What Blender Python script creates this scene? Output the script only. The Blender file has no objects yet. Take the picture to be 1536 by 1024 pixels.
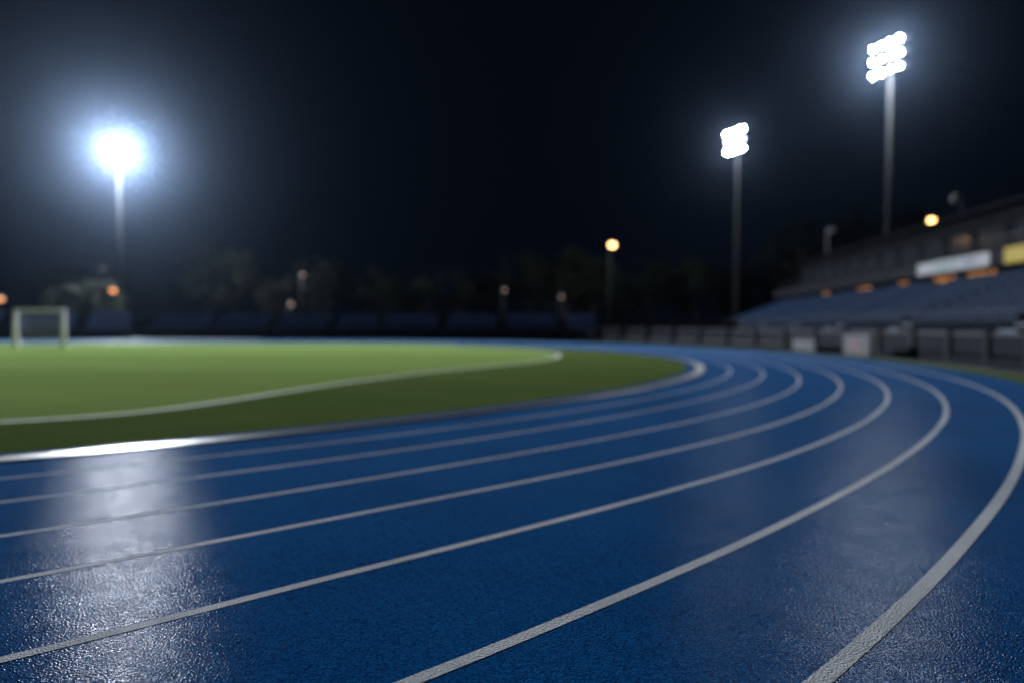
import bpy, math, random
from mathutils import Vector, Matrix

random.seed(7)
S = bpy.context.scene
COL = S.collection
PI = math.pi
R = math.radians

# ----------------------------------------------------------------- helpers
class MB:
    """collects shapes and links them as ONE mesh object"""
    def __init__(self):
        self.v = []; self.f = []; self.m = []; self.mi = 0
    def face(self, pts):
        b = len(self.v); self.v += [tuple(p) for p in pts]
        self.f.append(tuple(range(b, b + len(pts)))); self.m.append(self.mi)
    def box(self, c, s, rz=0.0, M=None):
        hx, hy, hz = s[0] / 2, s[1] / 2, s[2] / 2
        b = len(self.v); ca, sa = math.cos(rz), math.sin(rz)
        for z in (-hz, hz):
            for x, y in ((-hx, -hy), (hx, -hy), (hx, hy), (-hx, hy)):
                p = Vector((c[0] + x * ca - y * sa, c[1] + x * sa + y * ca, c[2] + z))
                self.v.append(tuple(M @ p) if M else tuple(p))
        for q in ((3, 2, 1, 0), (4, 5, 6, 7), (0, 1, 5, 4), (1, 2, 6, 5), (2, 3, 7, 6), (3, 0, 4, 7)):
            self.f.append(tuple(b + i for i in q)); self.m.append(self.mi)
    def tube(self, a, b_, r0, r1=None, n=10, caps=True):
        r1 = r0 if r1 is None else r1
        a = Vector(a); b_ = Vector(b_); d = (b_ - a).normalized()
        u = d.orthogonal().normalized(); w = d.cross(u)
        b = len(self.v)
        for p, r in ((a, r0), (b_, r1)):
            for i in range(n):
                t = 2 * PI * i / n
                self.v.append(tuple(p + u * (r * math.cos(t)) + w * (r * math.sin(t))))
        for i in range(n):
            j = (i + 1) % n
            self.f.append((b + i, b + j, b + n + j, b + n + i)); self.m.append(self.mi)
        if caps:
            self.f.append(tuple(b + n - 1 - i for i in range(n))); self.m.append(self.mi)
            self.f.append(tuple(b + n + i for i in range(n))); self.m.append(self.mi)
    def ball(self, c, r, n=10, m=7, sz=1.0):
        b = len(self.v)
        for j in range(m + 1):
            ph = PI * j / m
            for i in range(n):
                t = 2 * PI * i / n
                self.v.append((c[0] + r * math.sin(ph) * math.cos(t), c[1] + r * math.sin(ph) * math.sin(t), c[2] + sz * r * math.cos(ph)))
        for j in range(m):
            for i in range(n):
                k = (i + 1) % n
                self.f.append((b + j * n + i, b + (j + 1) * n + i, b + (j + 1) * n + k, b + j * n + k)); self.m.append(self.mi)
    def build(self, name, mats, parent=None, smooth=False):
        me = bpy.data.meshes.new(name); me.from_pydata(self.v, [], self.f)
        for mt in (mats if isinstance(mats, (list, tuple)) else [mats]): me.materials.append(mt)
        for p, i in zip(me.polygons, self.m):
            p.material_index = i; p.use_smooth = smooth
        me.validate(); me.update()
        o = bpy.data.objects.new(name, me); COL.objects.link(o)
        if parent is not None: o.parent = parent
        return o

def tag(o, label=None, cat=None, group=None, kind=None):
    if label: o['label'] = label
    if cat: o['category'] = cat
    if group: o['group'] = group
    if kind: o['kind'] = kind
    return o

def empty(name, loc=(0, 0, 0), rz=0.0):
    o = bpy.data.objects.new(name, None); COL.objects.link(o)
    o.location = loc; o.rotation_euler = (0, 0, rz); o.empty_display_size = 0.3
    return o

def kids(o): return [c for c in bpy.data.objects if c.parent is o]

def copy_tree(o, parent=None):
    c = o.copy(); COL.objects.link(c)
    if parent is not None: c.parent = parent
    for ch in kids(o): copy_tree(ch, c)
    return c

# ----------------------------------------------------------------- materials
def new_mat(name):
    m = bpy.data.materials.new(name); m.use_nodes = True
    nt = m.node_tree; return m, nt, nt.nodes['Principled BSDF']

def N(nt, t, **kw):
    n = nt.nodes.new(t)
    for k, v in kw.items():
        if k in n.inputs: n.inputs[k].default_value = v
        else: setattr(n, k, v)
    return n

def ramp(nt, fac, stops):
    r = nt.nodes.new('ShaderNodeValToRGB'); e = r.color_ramp.elements
    while len(e) < len(stops): e.new(0.5)
    for q, (p, c) in zip(e, stops):
        q.position = p; q.color = (*c, 1) if len(c) == 3 else c
    nt.links.new(fac, r.inputs[0]); return r

def coords(nt):
    return nt.nodes.new('ShaderNodeTexCoord').outputs['Object']

def noise(nt, vec, scale, detail=4, rough=0.55):
    n = N(nt, 'ShaderNodeTexNoise', Scale=scale, Detail=detail, Roughness=rough)
    nt.links.new(vec, n.inputs['Vector']); return n.outputs['Fac']

def plain(name, c, rough=0.6, metal=0.0, var=0.25, scale=3.0, bump=0.0, bscale=30.0, spec=0.5):
    """a surface with soft mottling and an optional fine bump"""
    m, nt, b = new_mat(name)
    v = coords(nt); f = noise(nt, v, scale)
    r = ramp(nt, f, [(0.3, tuple(x * (1 - var) for x in c)), (0.7, tuple(min(1, x * (1 + var)) for x in c))])
    nt.links.new(r.outputs[0], b.inputs['Base Color'])
    b.inputs['Roughness'].default_value = rough; b.inputs['Metallic'].default_value = metal
    b.inputs['Specular IOR Level'].default_value = spec
    if bump:
        bn = N(nt, 'ShaderNodeBump', Strength=bump, Distance=0.02)
        nt.links.new(noise(nt, v, bscale, 3), bn.inputs['Height']); nt.links.new(bn.outputs[0], b.inputs['Normal'])
    return m

def glow(name, c, s):
    m, nt, b = new_mat(name)
    b.inputs['Base Color'].default_value = (0.6, 0.6, 0.6, 1)
    b.inputs['Emission Color'].default_value = (*c, 1); b.inputs['Emission Strength'].default_value = s
    return m

def rubber(name, dark, mid, light, wear=None, wet=(0.135, 0.19), gloss=(0.0055, 0.0105)):
    """granulated running-track surface: coarse rubber crumb, damp patches"""
    m, nt, b = new_mat(name); L = nt.links
    v = coords(nt)
    crumb = N(nt, 'ShaderNodeTexVoronoi', Scale=CRUMB); L.new(v, crumb.inputs['Vector'])
    fine = noise(nt, v, 130, 3, 0.7)
    mid_n = noise(nt, v, 95, 1.2, 0.5)
    big = noise(nt, v, 0.55, 4)
    cell = nt.nodes.new('ShaderNodeSeparateColor'); L.new(crumb.outputs['Color'], cell.inputs[0])
    gm = N(nt, 'ShaderNodeMath', operation='MULTIPLY_ADD'); L.new(cell.outputs[0], gm.inputs[0]); gm.inputs[1].default_value = 0.42
    L.new(fine, gm.inputs[2])
    cr = ramp(nt, gm.outputs[0], [(0.45, dark), (0.70, mid), (0.98, light)])
    hm = N(nt, 'ShaderNodeMath', operation='SUBTRACT'); L.new(cell.outputs[1], hm.inputs[0]); L.new(crumb.outputs['Distance'], hm.inputs[1])
    # traffic mottling belongs to the surface
    mot = ramp(nt, big, [(0.3, (0.78, 0.80, 0.82)), (0.5, (1, 1, 1)), (0.7, (1.18, 1.15, 1.12))])
    mx = N(nt, 'ShaderNodeMix', data_type='RGBA', blend_type='MULTIPLY'); mx.inputs[0].default_value = 1
    L.new(cr.outputs[0], mx.inputs[6]); L.new(mot.outputs[0], mx.inputs[7])
    out = mx.outputs[2]
    if wear:
        w = noise(nt, v, 90, 5, 0.7)
        wr = ramp(nt, w, [(0.34, (0, 0, 0)), (0.48, (1, 1, 1))])
        m2 = N(nt, 'ShaderNodeMix', data_type='RGBA')
        L.new(wr.outputs[0], m2.inputs[0]); m2.inputs[6].default_value = (*wear, 1); L.new(out, m2.inputs[7])
        out = m2.outputs[2]
    rr = ramp(nt, noise(nt, v, 5.0, 5), [(0.35, (wet[0],) * 3), (0.65, (wet[1],) * 3)])
    b1 = N(nt, 'ShaderNodeBump', Strength=0.25, Distance=0.006); L.new(hm.outputs[0], b1.inputs['Height'])
    b2 = N(nt, 'ShaderNodeBump', Strength=0.7, Distance=0.010); L.new(mid_n, b2.inputs['Height']); L.new(b1.outputs[0], b2.inputs['Normal'])
    # dull rubber body under a thin broken film of damp: little of it mirrors at grazing angles
    nt.nodes.remove(b)
    df = nt.nodes.new('ShaderNodeBsdfDiffuse'); gl = nt.nodes.new('ShaderNodeBsdfAnisotropic')
    L.new(out, df.inputs['Color']); L.new(b2.outputs[0], df.inputs['Normal']); 
    g1 = N(nt, 'ShaderNodeBump', Strength=0.06, Distance=0.005); L.new(hm.outputs[0], g1.inputs['Height'])
    g2 = N(nt, 'ShaderNodeBump', Strength=0.30, Distance=0.008); L.new(mid_n, g2.inputs['Height']); L.new(g1.outputs[0], g2.inputs['Normal'])
    L.new(g2.outputs[0], gl.inputs['Normal'])
    L.new(rr.outputs[0], gl.inputs['Roughness']); gl.inputs['Color'].default_value = (0.9, 0.93, 1, 1)
    gf = ramp(nt, noise(nt, v, 4.0, 6, 0.65), [(0.35, (gloss[0],) * 3), (0.65, (gloss[1],) * 3)])
    ms = nt.nodes.new('ShaderNodeMixShader'); L.new(gf.outputs[0], ms.inputs[0]); L.new(df.outputs[0], ms.inputs[1]); L.new(gl.outputs[0], ms.inputs[2])
    # dust and fine fibres on the crumb brighten it at flat angles
    sh = N(nt, 'ShaderNodeBsdfSheen'); sh.inputs['Color'].default_value = (0.42, 0.60, 0.85, 1); sh.inputs['Roughness'].default_value = 0.35
    m5 = nt.nodes.new('ShaderNodeMixShader'); m5.inputs[0].default_value = 0.05
    L.new(ms.outputs[0], m5.inputs[1]); L.new(sh.outputs[0], m5.inputs[2])
    L.new(m5.outputs[0], nt.nodes['Material Output'].inputs['Surface'])
    return m

def turf(name, a, c, stripe=0.0, sheen=0.4):
    m, nt, b = new_mat(name); L = nt.links; v = coords(nt)
    n1 = noise(nt, v, 0.35, 5); n2 = noise(nt, v, 40, 3)
    ad = N(nt, 'ShaderNodeMath', operation='ADD'); L.new(n1, ad.inputs[0])
    mu = N(nt, 'ShaderNodeMath', operation='MULTIPLY'); L.new(n2, mu.inputs[0]); mu.inputs[1].default_value = 0.5
    L.new(mu.outputs[0], ad.inputs[1])
    out = ad.outputs[0]
    if stripe:
        sx = nt.nodes.new('ShaderNodeSeparateXYZ'); L.new(v, sx.inputs[0])
        sn = N(nt, 'ShaderNodeMath', operation='SINE'); m3 = N(nt, 'ShaderNodeMath', operation='MULTIPLY')
        L.new(sx.outputs[1], m3.inputs[0]); m3.inputs[1].default_value = 2 * PI / 11.0; L.new(m3.outputs[0], sn.inputs[0])
        m4 = N(nt, 'ShaderNodeMath', operation='MULTIPLY'); L.new(sn.outputs[0], m4.inputs[0]); m4.inputs[1].default_value = stripe
        a2 = N(nt, 'ShaderNodeMath', operation='ADD'); L.new(out, a2.inputs[0]); L.new(m4.outputs[0], a2.inputs[1]); out = a2.outputs[0]
    cr = ramp(nt, out, [(0.45, a), (1.0, c)])
    # worn, yellowed patches in the turf
    wp = ramp(nt, noise(nt, v, 0.16, 6, 0.65), [(0.50, (0, 0, 0)), (0.68, (0.75, 0.75, 0.75))])
    mp = N(nt, 'ShaderNodeMix', data_type='RGBA'); L.new(wp.outputs[0], mp.inputs[0]); L.new(cr.outputs[0], mp.inputs[6])
    mp.inputs[7].default_value = (a[0] * 1.5, a[1] * 0.95, a[2] * 1.3, 1)
    L.new(mp.outputs[2], b.inputs['Base Color'])
    b.inputs['Roughness'].default_value = 0.95; b.inputs['Specular IOR Level'].default_value = 0.0
    b.inputs['Sheen Weight'].default_value = sheen; b.inputs['Sheen Roughness'].default_value = 0.5
    b.inputs['Sheen Tint'].default_value = (0.57, 0.83, 0.22, 1)
    bp = N(nt, 'ShaderNodeBump', Strength=0.6, Distance=0.03); L.new(noise(nt, v, 55, 4, 0.7), bp.inputs['Height'])
    L.new(bp.outputs[0], b.inputs['Normal'])
    return m
LANES = [
    [25.54, 25.47, 25.4, 25.32, 25.25, 25.18, 25.11, 25.04, 24.97, 24.92, 24.88, 24.84, 24.82, 24.8, 24.79, 24.79, 24.8, 24.8, 24.81, 24.83, 24.84, 24.86, 24.87, 24.88, 24.89, 24.89, 24.9, 24.9, 24.9, 24.9, 24.9, 24.9, 24.9, 24.9, 24.9, 24.9, 24.9, 24.9, 24.9],
    [26.89, 26.77, 26.66, 26.54, 26.42, 26.31, 26.19, 26.09, 26.01, 25.95, 25.9, 25.86, 25.83, 25.8, 25.79, 25.78, 25.78, 25.78, 25.79, 25.79, 25.8, 25.81, 25.82, 25.83, 25.84, 25.84, 25.85, 25.85, 25.85, 25.85, 25.85, 25.85, 25.85, 25.85, 25.85, 25.85, 25.85, 25.85, 25.85],
    [28.1, 27.96, 27.82, 27.68, 27.54, 27.4, 27.26, 27.13, 27.03, 26.95, 26.88, 26.83, 26.8, 26.77, 26.75, 26.75, 26.75, 26.75, 26.76, 26.77, 26.78, 26.79, 26.79, 26.8, 26.8, 26.8, 26.8, 26.8, 26.8, 26.8, 26.8, 26.8, 26.8, 26.8, 26.8, 26.8, 26.8, 26.8, 26.8],
    [29.3, 29.15, 29.0, 28.85, 28.7, 28.55, 28.41, 28.26, 28.14, 28.05, 27.99, 27.95, 27.93, 27.91, 27.89, 27.88, 27.86, 27.84, 27.82, 27.8, 27.77, 27.75, 27.73, 27.71, 27.7, 27.69, 27.69, 27.68, 27.68, 27.68, 27.68, 27.69, 27.69, 27.69, 27.7, 27.7, 27.7, 27.7, 27.7],
    [30.49, 30.32, 30.15, 29.98, 29.8, 29.63, 29.46, 29.3, 29.18, 29.12, 29.08, 29.05, 29.03, 29.0, 28.96, 28.92, 28.88, 28.84, 28.8, 28.77, 28.73, 28.7, 28.68, 28.66, 28.65, 28.64, 28.63, 28.63, 28.63, 28.63, 28.63, 28.64, 28.64, 28.64, 28.64, 28.65, 28.65, 28.65, 28.65],
    [31.73, 31.54, 31.36, 31.17, 30.98, 30.79, 30.61, 30.43, 30.31, 30.23, 30.17, 30.12, 30.06, 30.0, 29.95, 29.89, 29.84, 29.79, 29.74, 29.69, 29.65, 29.61, 29.58, 29.56, 29.55, 29.54, 29.54, 29.54, 29.54, 29.55, 29.56, 29.57, 29.57, 29.58, 29.59, 29.59, 29.6, 29.6, 29.6],
    [32.92, 32.75, 32.58, 32.41, 32.25, 32.08, 31.91, 31.74, 31.57, 31.42, 31.28, 31.16, 31.06, 30.98, 30.91, 30.86, 30.8, 30.75, 30.7, 30.66, 30.61, 30.57, 30.54, 30.52, 30.51, 30.5, 30.5, 30.51, 30.52, 30.53, 30.54, 30.55, 30.57, 30.58, 30.59, 30.59, 30.6, 30.6, 30.6],
    [34.14, 33.96, 33.78, 33.6, 33.42, 33.24, 33.05, 32.87, 32.69, 32.51, 32.34, 32.2, 32.08, 31.98, 31.91, 31.85, 31.81, 31.78, 31.76, 31.74, 31.73, 31.73, 31.73, 31.73, 31.73, 31.73, 31.73, 31.73, 31.73, 31.74, 31.74, 31.74, 31.75, 31.75, 31.75, 31.75, 31.75, 31.75, 31.75],
]
CRUMB = 95
LAMP = 84000.0
HAZE = 0.00008

M = {}
M['track'] = rubber('track_rubber', (0.002, 0.030, 0.115), (0.002, 0.078, 0.27), (0.006, 0.135, 0.41))
M['paint'] = rubber('line_paint', (0.64, 0.65, 0.68), (0.78, 0.79, 0.83), (0.86, 0.87, 0.90), wear=(0.20, 0.26, 0.38), wet=(0.4, 0.6))
M['apron'] = rubber('track_edge_rubber', (0.006, 0.045, 0.16), (0.010, 0.08, 0.26), (0.015, 0.11, 0.34))
M['grass'] = turf('pitch_turf', (0.062, 0.095, 0.030), (0.118, 0.156, 0.060), 0.22)
M['verge'] = turf('verge_turf', (0.026, 0.046, 0.015), (0.066, 0.082, 0.032), 0.0, 0.15)
M['chalk'] = plain('chalk_on_turf', (0.75, 0.76, 0.66), 0.9, var=0.3, scale=25, bump=0.5, bscale=60)
M['aisle'] = plain('aisle_concrete', (0.2, 0.23, 0.29), 0.85, var=0.2, spec=0.08)
M['soil'] = plain('surrounding_ground', (0.045, 0.045, 0.043), 0.9, var=0.35, scale=0.6, bump=0.4, spec=0.08)
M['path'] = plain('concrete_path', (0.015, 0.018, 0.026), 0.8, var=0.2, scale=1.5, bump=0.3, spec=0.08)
M['kerb'] = plain('kerb_white', (0.17, 0.17, 0.19), 0.32, var=0.25, spec=0.16, scale=8, bump=0.15)
M['steel'] = plain('galvanised_steel', (0.07, 0.07, 0.08), 0.6, 0.2, var=0.15, scale=5, spec=0.08)
M['pole'] = plain('weathered_pole', (0.024, 0.024, 0.027), 0.7, 0.0, var=0.15, scale=3, spec=0.2)
M['housing'] = plain('lamp_housing_metal', (0.20, 0.20, 0.21), 0.45, 0.7, var=0.1)
M['dark_steel'] = plain('dark_painted_steel', (0.022, 0.025, 0.030), 0.5, var=0.2, spec=0.08)
M['white_paint'] = plain('white_painted_tube', (0.90, 0.85, 0.95), 0.4, var=0.08)
M['net'] = plain('net_cord', (0.55, 0.56, 0.60), 0.9, var=0.1)
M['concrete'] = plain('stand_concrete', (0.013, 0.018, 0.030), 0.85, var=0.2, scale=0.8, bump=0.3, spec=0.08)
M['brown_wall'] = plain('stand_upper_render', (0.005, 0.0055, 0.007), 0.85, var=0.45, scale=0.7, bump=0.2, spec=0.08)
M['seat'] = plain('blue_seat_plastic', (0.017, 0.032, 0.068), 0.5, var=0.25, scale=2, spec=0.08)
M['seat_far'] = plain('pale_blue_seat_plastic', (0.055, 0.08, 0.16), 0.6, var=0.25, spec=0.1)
M['roof'] = plain('stand_roof_sheet', (0.05, 0.05, 0.055), 0.6, 0.2, var=0.2, spec=0.08)
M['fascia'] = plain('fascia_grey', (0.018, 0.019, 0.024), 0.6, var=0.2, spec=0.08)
M['sign_white'] = plain('sign_white_panel', (0.40, 0.40, 0.43), 0.5, var=0.08)
M['sign_yellow'] = plain('sign_yellow_panel', (0.48, 0.34, 0.035), 0.5, var=0.08)
M['sign_teal'] = plain('sign_teal_print', (0.04, 0.22, 0.20), 0.5, var=0.1)
M['sign_blue'] = plain('sign_blue_print', (0.05, 0.10, 0.25), 0.5, var=0.1)
M['glass_dark'] = plain('dark_glass', (0.02, 0.022, 0.028), 0.12, var=0.1)
M['board'] = plain('board_white', (0.065, 0.066, 0.085), 0.6, var=0.15)
M['board_print'] = plain('board_print', (0.2, 0.08, 0.08), 0.6, var=0.15)
M['mesh_panel'] = plain('fence_panel_blue_grey', (0.006, 0.010, 0.020), 0.6, var=0.25, scale=2, spec=0.08)
M['bark'] = plain('bark', (0.025, 0.02, 0.015), 0.9, var=0.3, scale=6, bump=0.5)
M['lens'] = glow('floodlight_lens', (0.86, 0.93, 1.0), LAMP)
M['lens_mid'] = glow('floodlight_lens_dimmer', (0.86, 0.93, 1.0), LAMP * 0.11)
M['lens_weak'] = glow('floodlight_lens_failing', (0.86, 0.93, 1.0), 60.0)
M['lens_right'] = glow('floodlight_lens_medium', (0.86, 0.93, 1.0), LAMP * 0.25)
M['amber'] = glow('sodium_globe', (1.0, 0.52, 0.17), 12.0)
M['amber_dim'] = glow('sodium_globe_dim', (1.0, 0.33, 0.055), 2.2)
M['unlit'] = plain('unlit_lamp_glass', (0.09, 0.085, 0.08), 0.5, var=0.05)
M['amber_faint'] = glow('faint_sodium_globe', (1.0, 0.40, 0.09), 0.4)
M['window_lit'] = None

def window_mat():
    m, nt, b = new_mat('lit_concourse_window'); L = nt.links
    v = coords(nt); f = noise(nt, v, 1.6, 3)
    r = ramp(nt, f, [(0.35, (0.10, 0.035, 0.008)), (0.62, (0.9, 0.36, 0.07))])
    b.inputs['Base Color'].default_value = (0.05, 0.04, 0.03, 1)
    L.new(r.outputs[0], b.inputs['Emission Color']); b.inputs['Emission Strength'].default_value = 1.1
    b.inputs['Roughness'].default_value = 0.2
    return m
M['window_lit'] = window_mat()

def leaf_mat(name, a, c):
    m, nt, b = new_mat(name); L = nt.links
    r = ramp(nt, noise(nt, coords(nt), 1.2, 4), [(0.3, a), (0.7, c)])
    L.new(r.outputs[0], b.inputs['Base Color']); b.inputs['Roughness'].default_value = 0.8; b.inputs['Specular IOR Level'].default_value = 0.05
    return m
M['leaf'] = leaf_mat('unlit_leaves', (0.002, 0.003, 0.0015), (0.005, 0.007, 0.003))  # unlit foliage: the night shade is put into the leaf colour
M['leaf_lit'] = leaf_mat('lit_leaves', (0.010, 0.017, 0.004), (0.024, 0.034, 0.008))  # lit copy of the foliage, lamplight put into its lighter colour

# ----------------------------------------------------------------- the track
CX, CY = -17.5, 29.5
FAR = [24.9, 25.85, 26.8, 27.7, 28.65, 29.6, 30.6, 31.75]

def path_of(table, far, pre=70.0, post=90.0):
    """centre line of a lane line: near straight, bend, far straight"""
    pts = []
    for i in range(4, len(table) - 1):          # from -65 degrees on, Catmull-Rom between table entries
        p0, p1, p2, p3 = table[i - 1], table[i], table[i + 1], table[min(i + 2, len(table) - 1)]
        for k in range(4):
            t = k / 4
            r = 0.5 * (2 * p1 + (p2 - p0) * t + (2 * p0 - 5 * p1 + 4 * p2 - p3) * t * t + (3 * p1 - p0 - 3 * p2 + p3) * t ** 3)
            a = R(-75 + 2.5 * (i + t))
            pts.append(Vector((CX + r * math.cos(a), CY + r * math.sin(a), 0)))
    for k in range(0, 71):
        a = R(20 + k); pts.append(Vector((CX + far * math.cos(a), CY + far * math.sin(a), 0)))
    d = (pts[0] - pts[1]).normalized()
    pts = [pts[0] + d * pre * (1 - k / 14) for k in range(14)] + pts
    pts += [pts[-1] + Vector((-post * (k + 1) / 12, 0, 0)) for k in range(12)]
    return pts

def offset(pts, d):
    out = []
    for i, p in enumerate(pts):
        t = (pts[min(i + 1, len(pts) - 1)] - pts[max(i - 1, 0)]).normalized()
        out.append(p + Vector((t.y, -t.x, 0)) * d)      # positive d = outwards, away from the infield
    return out

def ribbon(name, inner, outer, z, mat):
    b = MB(); n = len(inner)
    b.v = [(p.x, p.y, z) for p in inner] + [(p.x, p.y, z) for p in outer]
    for i in range(n - 1):
        b.f.append((i, n + i, n + i + 1, i + 1)); b.m.append(0)
    return b.build(name, mat)

def raised(name, pts, w, z0, z1, mat):
    a, c = offset(pts, -w / 2), offset(pts, w / 2); e = 0.012
    a2, c2 = offset(pts, -w / 2 + e), offset(pts, w / 2 - e)
    b = MB(); n = len(pts)
    for ring, z in ((a, z0), (a, z1 - e), (a2, z1), (c2, z1), (c, z1 - e), (c, z0)):
        b.v += [(p.x, p.y, z) for p in ring]
    for r in range(5):
        for i in range(n - 1):
            b.f.append((r * n + i, (r + 1) * n + i, (r + 1) * n + i + 1, r * n + i + 1)); b.m.append(0)
    return b.build(name, mat)

P = [path_of(LANES[k], FAR[k]) for k in range(8)]
edge_in = offset(P[0], -0.45)
edge_out = offset(P[7], 1.28)

g = MB(); g.face([(-150, -150, -0.03), (150, -150, -0.03), (150, 150, -0.03), (-150, 150, -0.03)])
tag(g.build('ground', M['soil']), 'dark bare ground around the running track', kind='structure')

# infield turf: one sheet from the inner track edge to the far straight
inf = offset(P[0], -0.40)
b = MB(); n = len(inf)
rings = [(0.0, 0.006)] + [(f, 0.006) for f in (0.35, 0.7)]
cen = [Vector((-95 + 78 * max(0, min(1, (i - 8) / (n - 16))) * 0 + min(CX, p.x), CY if p.x > CX else 0.5 * (p.y + CY), 0)) for i, p in enumerate(inf)]
face = [(p.x, p.y, 0.006) for p in inf]
b.v = face; b.f = [tuple(range(n))]; b.m = [0]
tag(b.build('pitch_grass', M['grass']), 'bright green pitch inside the bend of the track', kind='structure')

ribbon_o = ribbon('running_track', edge_in, edge_out, 0.010, M['track'])
tag(ribbon_o, 'wet blue running track curving away to the left', kind='structure')
tag(ribbon('track_inner_strip', offset(P[0], -0.44), offset(P[0], -0.14), 0.014, M['apron']), 'bright blue strip behind the white kerb', kind='structure')
tag(raised('kerb', P[0], 0.30, 0.008, 0.032, M['kerb']), 'low white kerb on the inside of the track', kind='structure')
for k in range(1, 8):
    w = (0.05, 0.05, 0.055, 0.06, 0.065, 0.07, 0.075, 0.085)[k]
    tag(ribbon('lane_line', offset(P[k], -w / 2), offset(P[k], w / 2), 0.0122, M['paint']), 'white painted lane line', kind='structure')
tag(ribbon('outer_verge', offset(P[7], 1.27), offset(P[7], 2.25), 0.004, M['verge']), 'narrow strip of grass outside the track', kind='structure')
tag(ribbon('path', offset(P[7], 2.24), offset(P[7], 5.4), 0.0, M['path']), 'grey path between the track and the stand', kind='structure')

# touchline arc and the rougher grass between it and the track
tl = [(-10.9, 9.1), (-9.3, 9.6), (-7.9, 10.2), (-6.9, 10.85), (-6.2, 11.7), (-5.65, 13.0), (-5.05, 15.0), (-4.2, 17.5), (-2.9, 20.5), (-1.0, 23.8), (0.9, 27.2), (2.1, 31.0), (2.3, 35.0), (1.2, 40.0), (-1.4, 44.5), (-5.0, 48.0)]
def smooth(pl, m=6):
    pl = [Vector((*p, 0)) for p in pl]; out = []
    for i in range(len(pl) - 1):
        p0, p1, p2, p3 = pl[max(i - 1, 0)], pl[i], pl[i + 1], pl[min(i + 2, len(pl) - 1)]
        for k in range(m):
            t = k / m
            out.append(0.5 * (2 * p1 + (p2 - p0) * t + (2 * p0 - 5 * p1 + 4 * p2 - p3) * t * t + (3 * p1 - p0 - 3 * p2 + p3) * t ** 3))
    out.append(pl[-1]); return out
tls = smooth([(-40, 4.6), (-20, 7.9)] + tl)
tag(ribbon('pitch_line', offset(tls, -0.1), offset(tls, 0.1), 0.014, M['chalk']), 'white line curving across the grass', kind='structure')
nv = len(tls)
ki = []
for p in tls:                                   # nearest inner-edge point for each touchline point
    ki.append(min(inf, key=lambda q: (q - p).length))
tag(ribbon('inner_verge', tls, ki, 0.010, M['verge']), 'darker rough grass between the white line and the track', kind='structure')

# ----------------------------------------------------------------- floodlight masts
def make_mast(label, loc, rz, lens, aim=0.0, weak=()):
    H = 31.1
    root = empty('floodlight_mast', (*loc, 0), rz)
    tag(root, label, 'floodlight mast', 'floodlight masts round the stadium')
    m = MB(); m.tube((0, 0, 0.3), (0, 0, H - 2.6), 0.31, 0.19, 16); m.build('pole', M['pole'], root, True)
    m = MB(); m.box((0, 0, 0.15), (1.5, 1.5, 0.3))
    for x in (-.5, .5):
        for y in (-.5, .5): m.tube((x, y, 0.3), (x, y, 0.42), 0.04, n=6)
    m.build('base', M['concrete'], root)
    f = MB()
    for r in range(3): f.box((0, 0.0, H - 1.45 + 1.42 * (r - 1)), (4.1, 0.12, 0.14))
    for x in (-1.1, 0.0, 1.1): f.box((x, 0.135, H - 1.45), (0.10, 0.14, 3.1))
    f.tube((0, 0, H - 2.6), (0, 0.1, H - 0.2), 0.22, 0.14, 10)
    f.build('lamp_frame', M['steel'], root)
    tilt = Matrix.Rotation(aim, 4, 'Z') @ Matrix.Rotation(R(11), 4, 'X')
    for r in range(3):
        for c in range(4):
            x = (c - 1.5) * 1.05; z = H - 1.45 + 1.42 * (r - 1)
            h = MB(); h.tube((0, 0.02, 0), (0, -0.30, 0), 0.11, 0.19, 14); h.tube((0, 0.10, 0), (0, 0.02, 0), 0.05, 0.11, 10)
            h.v = [tuple(tilt @ Vector(v)) for v in h.v]
            ho = h.build('floodlight', M['housing'], root, False); ho.location = (x, -0.24, z)
            l = MB(); l.face([tuple(tilt @ Vector((0.132 * math.cos(2 * PI * i / 8), -0.306, 0.132 * math.sin(2 * PI * i / 8)))) for i in range(8)])
            l.build('lens', M['lens_weak'] if (r, c) in weak else lens, ho)
    return root

# local -Y is the side the lamps face
make_mast('left floodlight mast shining over the pitch, widest glow of the three', (-64.5, 110.0), R(29), M['lens'])
make_mast('shorter looking middle floodlight mast far behind the bend', (34.6, 103.0), R(-62), M['lens_mid'], R(-22), ((1, 0), (1, 1), (1, 2), (1, 3)))
make_mast('tallest looking floodlight mast rising behind the right grandstand', (39.9, 71.0), R(-68), M['lens_right'], R(-24), ((1, 1), (0, 2)))

# ----------------------------------------------------------------- street lamps
def street_lamp(label, x, y, z, mat, arm=-0.45, r=0.30, group=None):
    root = empty('street_lamp', (x, y, 0)); tag(root, label, 'street lamp', group)
    m = MB(); m.tube((-arm, 0, 0), (-arm, 0, z + 0.28), 0.085, 0.055, 8); m.build('pole', M['dark_steel'] if mat is not M['unlit'] else M['steel'], root, True)
    m = MB(); m.tube((-arm, 0, z + 0.25), (0, 0, z + 0.40), 0.045, 0.04, 8); m.build('arm', M['dark_steel'], root, True)
    m = MB(); m.tube((0, 0, z + 0.45), (0, 0, z + 0.18), 0.10, r * 1.02, 12); m.build('hood', M['dark_steel'], root)
    m = MB(); m.ball((0, 0, z), r, 12, 8, 0.9); m.build('globe', mat, root, True)
    return root
AMB = 'amber street lamps beyond the stadium'
street_lamp('bright amber street lamp behind the right grandstand roof', 37.6, 60.0, 10.8, M['amber'], 0.35, 0.27, AMB)
street_lamp('bright amber street lamp alone in the dark trees near the middle', 15.0, 100.0, 13.4, M['amber'], 0.4, 0.45, AMB)
street_lamp('dull orange street lamp beside the left floodlight pole', -53.8, 90.0, 6.1, M['amber_dim'], 0.4, 0.38, AMB)
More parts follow.
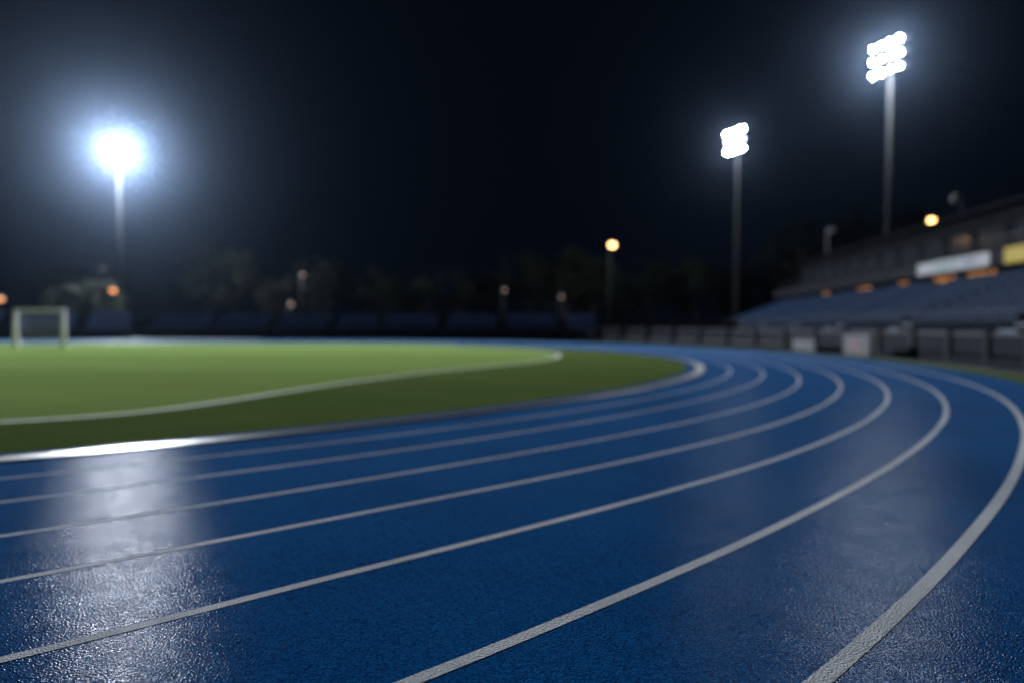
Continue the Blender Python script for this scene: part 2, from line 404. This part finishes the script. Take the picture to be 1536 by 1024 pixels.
street_lamp('dull orange street lamp at the left edge of the photo', -69.0, 90.0, 4.95, M['amber_dim'], 0.4, 0.38, AMB)
street_lamp('pale unlit street lamp rising above the right grandstand roof', 36.4, 55.0, 11.75, M['unlit'], -0.55, 0.36)
street_lamp('pale unlit street lamp in front of the trees left of the tall mast', 38.2, 80.0, 12.7, M['unlit'], 0.5, 0.42)
street_lamp('pale unlit street lamp above the dull orange one on the left', -55.2, 90.0, 8.9, M['unlit'], 0.4, 0.38)
FAINT = 'faint amber lamps low in the trees'
for x_, y_, z_, rr in ((455, 100, 413, .22), (437, 100, 457, .26), (757, 105, 436, .20), (842, 105, 446, .20)):
    street_lamp('faint amber lamp low among the dark trees behind the pitch', (x_ - 768) / 1000 * y_, y_, 1.5 + (487 - z_) / 1000 * y_, M['amber_faint'], 0.3, rr, FAINT)

# ----------------------------------------------------------------- goal
def goal():
    root = empty('football_goal', (-33.3, 47.0, 0), R(-3)); tag(root, 'white football goal with grey net standing on the far grass', 'football goal')
    W, H, D = 3.55, 2.5, 1.5
    for s in (-1, 1):
        m = MB(); m.tube((s * W / 2, 0, 0), (s * W / 2, 0, H), 0.16, n=14); m.build('goal_post', M['white_paint'], root, True)
    m = MB(); m.tube((-W / 2 - 0.10, 0, H), (W / 2 + 0.10, 0, H), 0.10, n=14); m.build('crossbar', M['white_paint'], root, True)
    for s in (-1, 1):
        m = MB(); x = s * W / 2
        m.tube((x - 0.2, 0.1, H), (x - 0.9, D, 0.06), 0.035, n=8); m.tube((x, 0.12, 0.05), (x - 0.9, D, 0.05), 0.04, n=8)
        m.build('stay', M['white_paint'], root, True)
    m = MB(); m.tube((-W / 2 - 0.94, D, 0.05), (W / 2 - 0.86, D, 0.05), 0.04, n=8); m.build('ground_bar', M['white_paint'], root, True)
    nb = MB(); k = 0.004
    nx, nz = 26, 20
    def pt(u, t):
        sag = 0.16 * math.sin(PI * t) 
        return Vector((-W / 2 + u * W - 0.9 * t, 0.08 + (D - 0.1) * t + sag * 0.5, H - 0.05 - (H - 0.1) * t - sag))
    for i in range(nx + 1):
        for j in range(nz):
            a, c = pt(i / nx, j / nz), pt(i / nx, (j + 1) / nz)
            nb.tube(a, c, k, n=3, caps=False)
    for j in range(1, nz + 1):
        for i in range(nx):
            nb.tube(pt(i / nx, j / nz), pt((i + 1) / nx, j / nz), k, n=3, caps=False)
    for x in (-W / 2, W / 2):                    # side nets
        for j in range(1, 14):
            t = j / 14; q = pt(0 if x < 0 else 1, t)
            nb.tube((x - 0.9 * t * 0.0, 0.1, q.z), q, k, n=3, caps=False)
    nb.build('net', M['net'], root)
goal()

# ----------------------------------------------------------------- right grandstand
# local axes: x = away from the track, y = along the front
ST = math.atan2(-0.117, 1.0)
def stand():
    root = empty('grandstand', (16.6, 0, 0), ST)
    tag(root, 'long covered grandstand with blue seat rows and a white sign on its roof edge', 'grandstand')
    y0, y1 = 26.0, 92.0; L = y1 - y0; ym = (y0 + y1) / 2
    # terrace steps
    m = MB(); rows = 11
    prof = [(0.0, -0.02), (0.0, 1.15)]
    for i in range(rows):
        x = 1.2 + 0.72 * i; z = 1.15 + 0.27 * i
        prof += [(x, z), (x, z + 0.27)]
    prof += [(9.35, prof[-1][1]), (9.35, -0.02)]
    for a, c in zip(prof, prof[1:] + prof[:1]):
        m.face([(a[0], y0, a[1]), (a[0], y1, a[1]), (c[0], y1, c[1]), (c[0], y0, c[1])])
    m.face([(p[0], y0, p[1]) for p in prof][::-1]); m.face([(p[0], y1, p[1]) for p in prof])
    m.build('terrace', M['concrete'], root)
    aisles = [y0 + 2.2 + 10.5 * k for k in range(7)]
    for i in range(rows):                        # every row of tip-up seats
        x = 1.32 + 0.72 * i; z = 1.42 + 0.27 * i
        s = MB(); y = y0 + 0.5
        while y < y1 - 0.5:
            if min(abs(y - a) for a in aisles) <= 0.75:
                if s.v: s.build('seat_row', M['seat'], root); s = MB()
            else:
                s.box((x + 0.30, y, z + 0.42), (0.05, 0.44, 0.44)); s.box((x + 0.10, y, z + 0.25), (0.36, 0.42, 0.05)); s.box((x + 0.22, y, z + 0.11), (0.06, 0.10, 0.22))
            y += 0.52
        if s.v: s.build("seat_row", M["seat"], root)
    for a in aisles:
        s = MB()
        for i in range(rows): s.box((1.2 + 0.72 * i - 0.18, a, 1.15 + 0.27 * i + 0.07), (0.34, 1.3, 0.13))
        s.build('aisle_steps', M['aisle'], root)
    m = MB()
    for k in range(45): m.tube((0.12, y0 + 0.1 + 1.49 * k, 1.15), (0.12, y0 + 0.1 + 1.49 * k, 2.05), 0.025, n=6)
    m.tube((0.12, y0, 2.07), (0.12, y1, 2.07), 0.03, n=6); m.tube((0.12, y0, 1.65), (0.12, y1, 1.65), 0.02, n=6)
    m.build('front_railing', M['steel'], root)
    m = MB(); m.box((9.85, ym, 2.55), (1.0, L, 5.14)); m.build('back_wall', M['concrete'], root)
    # concourse windows (lit ones and dark ones), each with its frame
    lit = [(43.9, 47.4), (48.9, 52.1), (56.0, 57.8), (63.3, 66.6), (74.0, 76.6)]
    spans = [(s, e, True) for s, e in lit] + [(28, 31, False), (33, 36, False), (38.2, 41.5, False), (53.2, 55.0, False), (59.2, 62.0, False), (68.3, 72.6, False), (79, 84, False)]
    for s, e, on in spans:
        fr = MB(); y_, w = (s + e) / 2, e - s
        for zz in (4.18, 5.02): fr.box((9.33, y_, zz), (0.10, w + 0.12, 0.08))
        for yy in (s - 0.02, e + 0.02): fr.box((9.33, yy, 4.60), (0.10, 0.08, 0.76))
        for q in (1, 2): fr.box((9.33, s + w * q / 3, 4.60), (0.08, 0.06, 0.76))
        fo = fr.build('window', M['dark_steel'], root)
        p = MB(); p.box((9.345, y_, 4.60), (0.03, w, 0.76)); p.build('pane', M['window_lit'] if on else M['glass_dark'], fo)
    # roof slab over the rear rows, with fascia and signs
    m = MB(); m.box((11.6, ym, 5.62), (6.2, L + 1.0, 0.76)); m.build('roof', M['roof'], root)
    m = MB(); m.box((8.42, ym, 5.60), (0.14, L + 1.2, 0.92)); m.build('fascia', M['fascia'], root)
    for k in range(9):
        m = MB(); m.tube((8.75, y0 + 1.2 + 7.9 * k, 4.0), (8.75, y0 + 1.2 + 7.9 * k, 5.25), 0.09, n=10); m.build('roof_column', M['dark_steel'], root, True)
    sg = MB(); sg.box((8.31, 47.6, 5.62), (0.08, 9.2, 0.86)); so = sg.build('sign', M['sign_white'], root); so['label'] = 'white sign panel with faint green and blue lettering'
    for mat, seq in ((M['sign_teal'], [(49.6, .5), (48.8, .6), (48.0, .6), (47.2, .5)]), (M['sign_blue'], [(45.9, .5), (45.2, .4), (44.7, .3)])):
        t = MB()
        for yy, w in seq:
            t.box((8.265, yy, 5.62), (0.012, 0.14, 0.44)); t.box((8.263, yy - w * 0.36, 5.62 + 0.15), (0.012, w * 0.6, 0.11)); t.box((8.263, yy - w * 0.36, 5.62 - 0.08), (0.012, w * 0.5, 0.10))
        t.build('lettering', mat, so)
    sg = MB(); sg.box((8.31, 39.2, 5.62), (0.08, 4.6, 0.95)); s2 = sg.build('sign', M['sign_yellow'], root); s2['label'] = 'yellow sign panel at the near end of the roof edge'
    sg = MB(); sg.box((8.31, 66.0, 5.62), (0.08, 17.0, 0.70)); s3 = sg.build('sign', M['fascia'], root); s3['label'] = 'grey sign panel at the far end of the roof edge'
    # upper storey set back on the roof
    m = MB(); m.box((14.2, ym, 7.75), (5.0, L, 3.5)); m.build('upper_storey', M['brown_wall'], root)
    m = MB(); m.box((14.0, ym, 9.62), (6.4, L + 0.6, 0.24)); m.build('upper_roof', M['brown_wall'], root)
    for k in range(16):
        yy = y0 + 2.6 + 4.05 * k
        w = MB(); w.box((11.67, yy, 7.6), (0.06, 2.7, 1.5)); wo = w.build('upper_window', M['dark_steel'], root)
        p = MB(); p.box((11.625, yy, 7.6), (0.03, 2.5, 1.3)); p.build('pane', M['glass_dark'], wo)
    m = MB()
    for k in range(34): m.tube((8.9, y0 + 0.3 + 1.97 * k, 6.0), (8.9, y0 + 0.3 + 1.97 * k, 7.0), 0.025, n=6)
    for zz in (6.5, 7.0): m.tube((8.9, y0, zz), (8.9, y1, zz), 0.03, n=6)
    m.build('roof_railing', M['dark_steel'], root)
stand()

# ----------------------------------------------------------------- fence in front of the grandstand
def fence():
    root = empty('perimeter_fence', (0, 0, 0)); tag(root, 'low fence of dark posts and blue grey panels along the outside of the bend', 'fence')
    pts = offset(P[7], 3.9)
    # walk along from the right frame edge round to the far side
    seg = [p for p in pts if p.x > -30 and p.y > 8 and (p.x > 8 or p.y > 40)]
    d = 0; last = None; posts = []
    for a, c in zip(seg, seg[1:]):
        L = (c - a).length; t = 0
        while d <= L - t + 1e-9 and L > 0:
            t += d; posts.append((a.lerp(c, t / L), math.atan2((c - a).y, (c - a).x))); d = 2.6
        d -= (L - t)
    for q, ang in posts:
        m = MB(); m.box((q.x, q.y, 0.62), (0.30, 0.30, 1.24), ang); m.box((q.x, q.y, 1.27), (0.36, 0.36, 0.06), ang)
        m.build('post', M['dark_steel'], root)
    pn, rl, wl = MB(), MB(), MB()
    for (a, _), (c, _) in zip(posts, posts[1:]):
        mid = (a + c) / 2; L = (c - a).length - 0.32; ang = math.atan2((c - a).y, (c - a).x)
        pw = MB(); pw.box((mid.x, mid.y, 0.72), (L, 0.05, 0.62), ang); pw.build('panel', M['mesh_panel'], root)
        wl.box((mid.x, mid.y, 0.14), (L, 0.22, 0.32), ang)
        rl.box((mid.x, mid.y, 1.13), (L, 0.09, 0.12), ang)
    wl.build('plinth', M['path'], root); rl.build('top_rail', M['steel'], root)
fence()

# white boards standing by the outside of the bend
def board(label, x, y, w, h, rz, pr):
    root = empty('notice_board', (x, y, 0), rz); tag(root, label, 'board', 'white boards beside the bend')
    m = MB(); m.box((0, 0, h / 2 + 0.06), (w, 0.06, h)); m.build('panel', M['board'], root)
    for s in (-1, 1):
        m = MB(); m.box((s * w * 0.36, 0.12, h * 0.35), (0.05, 0.26, h * 0.7)); m.build('foot', M['dark_steel'], root)
    if pr:
        m = MB(); m.box((-w * 0.1, -0.034, h * 0.62), (w * 0.35, 0.012, h * 0.28)); m.box((w * 0.05, -0.034, h * 0.32), (w * 0.5, 0.012, h * 0.10)); m.build('print', M['board_print'], root)
board('taller white board with a faint red mark at the outside of the bend', 16.5, 31.9, 2.0, 0.95, R(-84), True)
board('lower plain white board further round the bend', 16.3, 37.2, 2.2, 0.62, R(-84), False)

# ----------------------------------------------------------------- far side: low bleachers
def bleacher(label, x0, x1, y, nrow, seats):
    root = empty('bleacher', ((x0 + x1) / 2, y, 0)); tag(root, label, 'bleacher', 'low bleachers across the far side')
    W = x1 - x0
    m = MB()
    for i in range(nrow): m.box((0, 0.4 + 0.8 * i, 0.15 + 0.17 * i + 0.2), (W, 0.8, 0.7 + 0.34 * i))
    m.build('steps', M['concrete'], root)
    for i in range(nrow):
        s = MB(); x = -W / 2 + 0.4
        while x < W / 2 - 0.3:
            if seats and int((x + W / 2) / 6.5) != int((x + 0.9 + W / 2) / 6.5):
                x += 1.2
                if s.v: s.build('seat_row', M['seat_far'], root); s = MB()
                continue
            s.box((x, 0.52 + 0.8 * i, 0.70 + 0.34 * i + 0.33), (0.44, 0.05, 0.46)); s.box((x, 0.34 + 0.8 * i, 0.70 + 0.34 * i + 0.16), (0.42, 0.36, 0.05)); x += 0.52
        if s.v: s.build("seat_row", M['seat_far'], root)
    m = MB(); m.box((0, -0.06, 0.5), (W, 0.10, 1.0)); m.build('front_wall', M['mesh_panel'], root)
    return root
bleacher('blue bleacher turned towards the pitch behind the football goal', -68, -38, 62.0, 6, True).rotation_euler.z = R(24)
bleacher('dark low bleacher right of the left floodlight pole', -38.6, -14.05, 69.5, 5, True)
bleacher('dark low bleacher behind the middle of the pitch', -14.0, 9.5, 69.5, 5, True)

# long wall added behind the bleachers to hide the floodlit ground beyond
m = MB(); m.box((-42, 76.5, 0.95), (136, 0.3, 1.96)); m.box((-42, 76.5, 1.98), (136.2, 0.44, 0.1))
for k in range(28): m.box((-107 + 4.85 * k, 76.30, 0.95), (0.35, 0.1, 1.9))
tag(m.build('added_screen_wall', M['brown_wall']), 'long dark wall added behind the far bleachers to hide floodlit ground', 'wall')

# ----------------------------------------------------------------- trees
def crown_mesh(seed, rx, rz, n, leaf):
    rnd = random.Random(seed); b = MB()
    clumps = []
    for _ in range(22):
        a = rnd.uniform(0, 2 * PI); t = rnd.uniform(-1, 1); k = rnd.uniform(0.35, 0.95) * math.sqrt(1 - 0.75 * t * t)
        clumps.append((rx * k * math.cos(a), rx * k * math.sin(a), rz * t * 0.85, rnd.uniform(0.22, 0.42) * rx))
    for i in range(n):
        cx, cy, cz, cr = clumps[i % len(clumps)]
        d = Vector((rnd.gauss(0, 1), rnd.gauss(0, 1), rnd.gauss(0, 0.8))).normalized() * cr * rnd.uniform(0.3, 1.05) ** 0.5
        p = Vector((cx, cy, cz)) + d
        u = Vector((rnd.gauss(0, 1), rnd.gauss(0, 1), rnd.gauss(0, 1))).normalized(); w = u.orthogonal().normalized()
        s = leaf * rnd.uniform(0.6, 1.3)
        b.face([p - u * s, p + w * s * 0.55, p + u * s, p - w * s * 0.55])
    return b

def make_tree(x, y, h, rx, mat, label, group, seed):
    root = empty('tree', (x, y, 0), random.uniform(0, 6)); tag(root, label, 'tree', group)
    t = MB(); hc = h * 0.34
    t.tube((0, 0, -0.05), (0.1, 0, hc), h * 0.022, h * 0.015, 8)
    for k in range(6):
        a = k * 1.05; t.tube((0.1, 0, hc * (0.75 + 0.07 * k)), (rx * 0.6 * math.cos(a), rx * 0.6 * math.sin(a), h * (0.55 + 0.05 * k)), h * 0.009, h * 0.003, 6)
    t.build('trunk', M['bark'], root, True)
    c = crown_mesh(seed, rx, h * 0.38, 2600, 0.30); co = c.build('crown', mat, root); co.location = (0, 0, h * 0.62)
    return root
make_tree(-60.5, 90.0, 6.4, 2.6, M['leaf_lit'], 'low dim green tree behind the football goal', None, 3)
make_tree(-56.8, 92.0, 7.6, 2.4, M['leaf_lit'], 'taller dim green tree just right of the goal', None, 4)
TR = 'dark trees standing beyond the stadium'
TL = 'dark tree in the unlit row beyond the stadium'
proto = make_tree(-96, 118, 11, 5.2, M['leaf'], TL, TR, 11)
proto2 = make_tree(-84, 122, 12, 5.6, M['leaf'], TL, TR, 12)
spots = []
x = -76
while x < 72:
    spots.append((x, random.uniform(113, 124), random.uniform(0.75, 1.3))); x += random.uniform(4.6, 7.0)
for x_ in (44, 49, 55, 60, 66, 72, 78, 84, 90): spots.append((x_, random.uniform(92, 108), random.uniform(1.35, 1.65)))
for i, (x_, y_, s) in enumerate(spots):
    if abs(x_ - 34.6) < 3 and y_ < 106: continue
    o = copy_tree(proto if i % 2 else proto2); o.location = (x_, y_, 0); o.scale = (s * random.uniform(0.9, 1.15), s, s * random.uniform(0.92, 1.08)); o.rotation_euler.z = random.uniform(0, 6.28)

# ----------------------------------------------------------------- night air
h = MB(); h.box((0, 0, 24.0), (320, 320, 50.0))
hm = bpy.data.materials.new('night_haze'); hm.use_nodes = True
nt = hm.node_tree; nt.nodes.remove(nt.nodes['Principled BSDF'])
pv = nt.nodes.new('ShaderNodeVolumePrincipled'); pv.inputs['Color'].default_value = (0.50, 0.68, 1.0, 1)
pv.inputs['Density'].default_value = HAZE; pv.inputs['Anisotropy'].default_value = 0.935
nt.links.new(pv.outputs[0], nt.nodes['Material Output'].inputs['Volume'])
ho = h.build('haze', hm); tag(ho, 'thin night haze glowing round the floodlights', kind='stuff')

# ----------------------------------------------------------------- sky
w = bpy.data.worlds.new('World'); S.world = w; w.use_nodes = True
bg = w.node_tree.nodes['Background']; bg.inputs[0].default_value = (0.10, 0.30, 0.85, 1); bg.inputs[1].default_value = 0.005

# ----------------------------------------------------------------- camera
cam = bpy.data.cameras.new('camera'); co = bpy.data.objects.new('camera', cam); COL.objects.link(co)
co.location = (0, 0, 1.5); co.rotation_euler = (R(90) - math.atan2(25, 1000), 0, 0)
cam.sensor_width = 36; cam.lens = 36 * 1000 / 1536; cam.clip_end = 2000; cam.clip_start = 0.05
cam.dof.use_dof = True; cam.dof.focus_distance = 3.1; cam.dof.aperture_fstop = 0.48
S.camera = co

S.render.engine = 'CYCLES'
S.view_settings.view_transform = 'Standard'; S.view_settings.look = 'None'
S.view_settings.exposure = 0; S.view_settings.gamma = 1
cy = S.cycles
cy.use_denoising = True; cy.denoiser = 'OPENIMAGEDENOISE'
cy.use_adaptive_sampling = False; cy.use_light_tree = True
cy.max_bounces = 5; cy.diffuse_bounces = 2; cy.glossy_bounces = 2; cy.volume_bounces = 0; cy.transmission_bounces = 2
cy.sample_clamp_indirect = 4; cy.sample_clamp_direct = 0
cy.caustics_reflective = False; cy.caustics_refractive = False
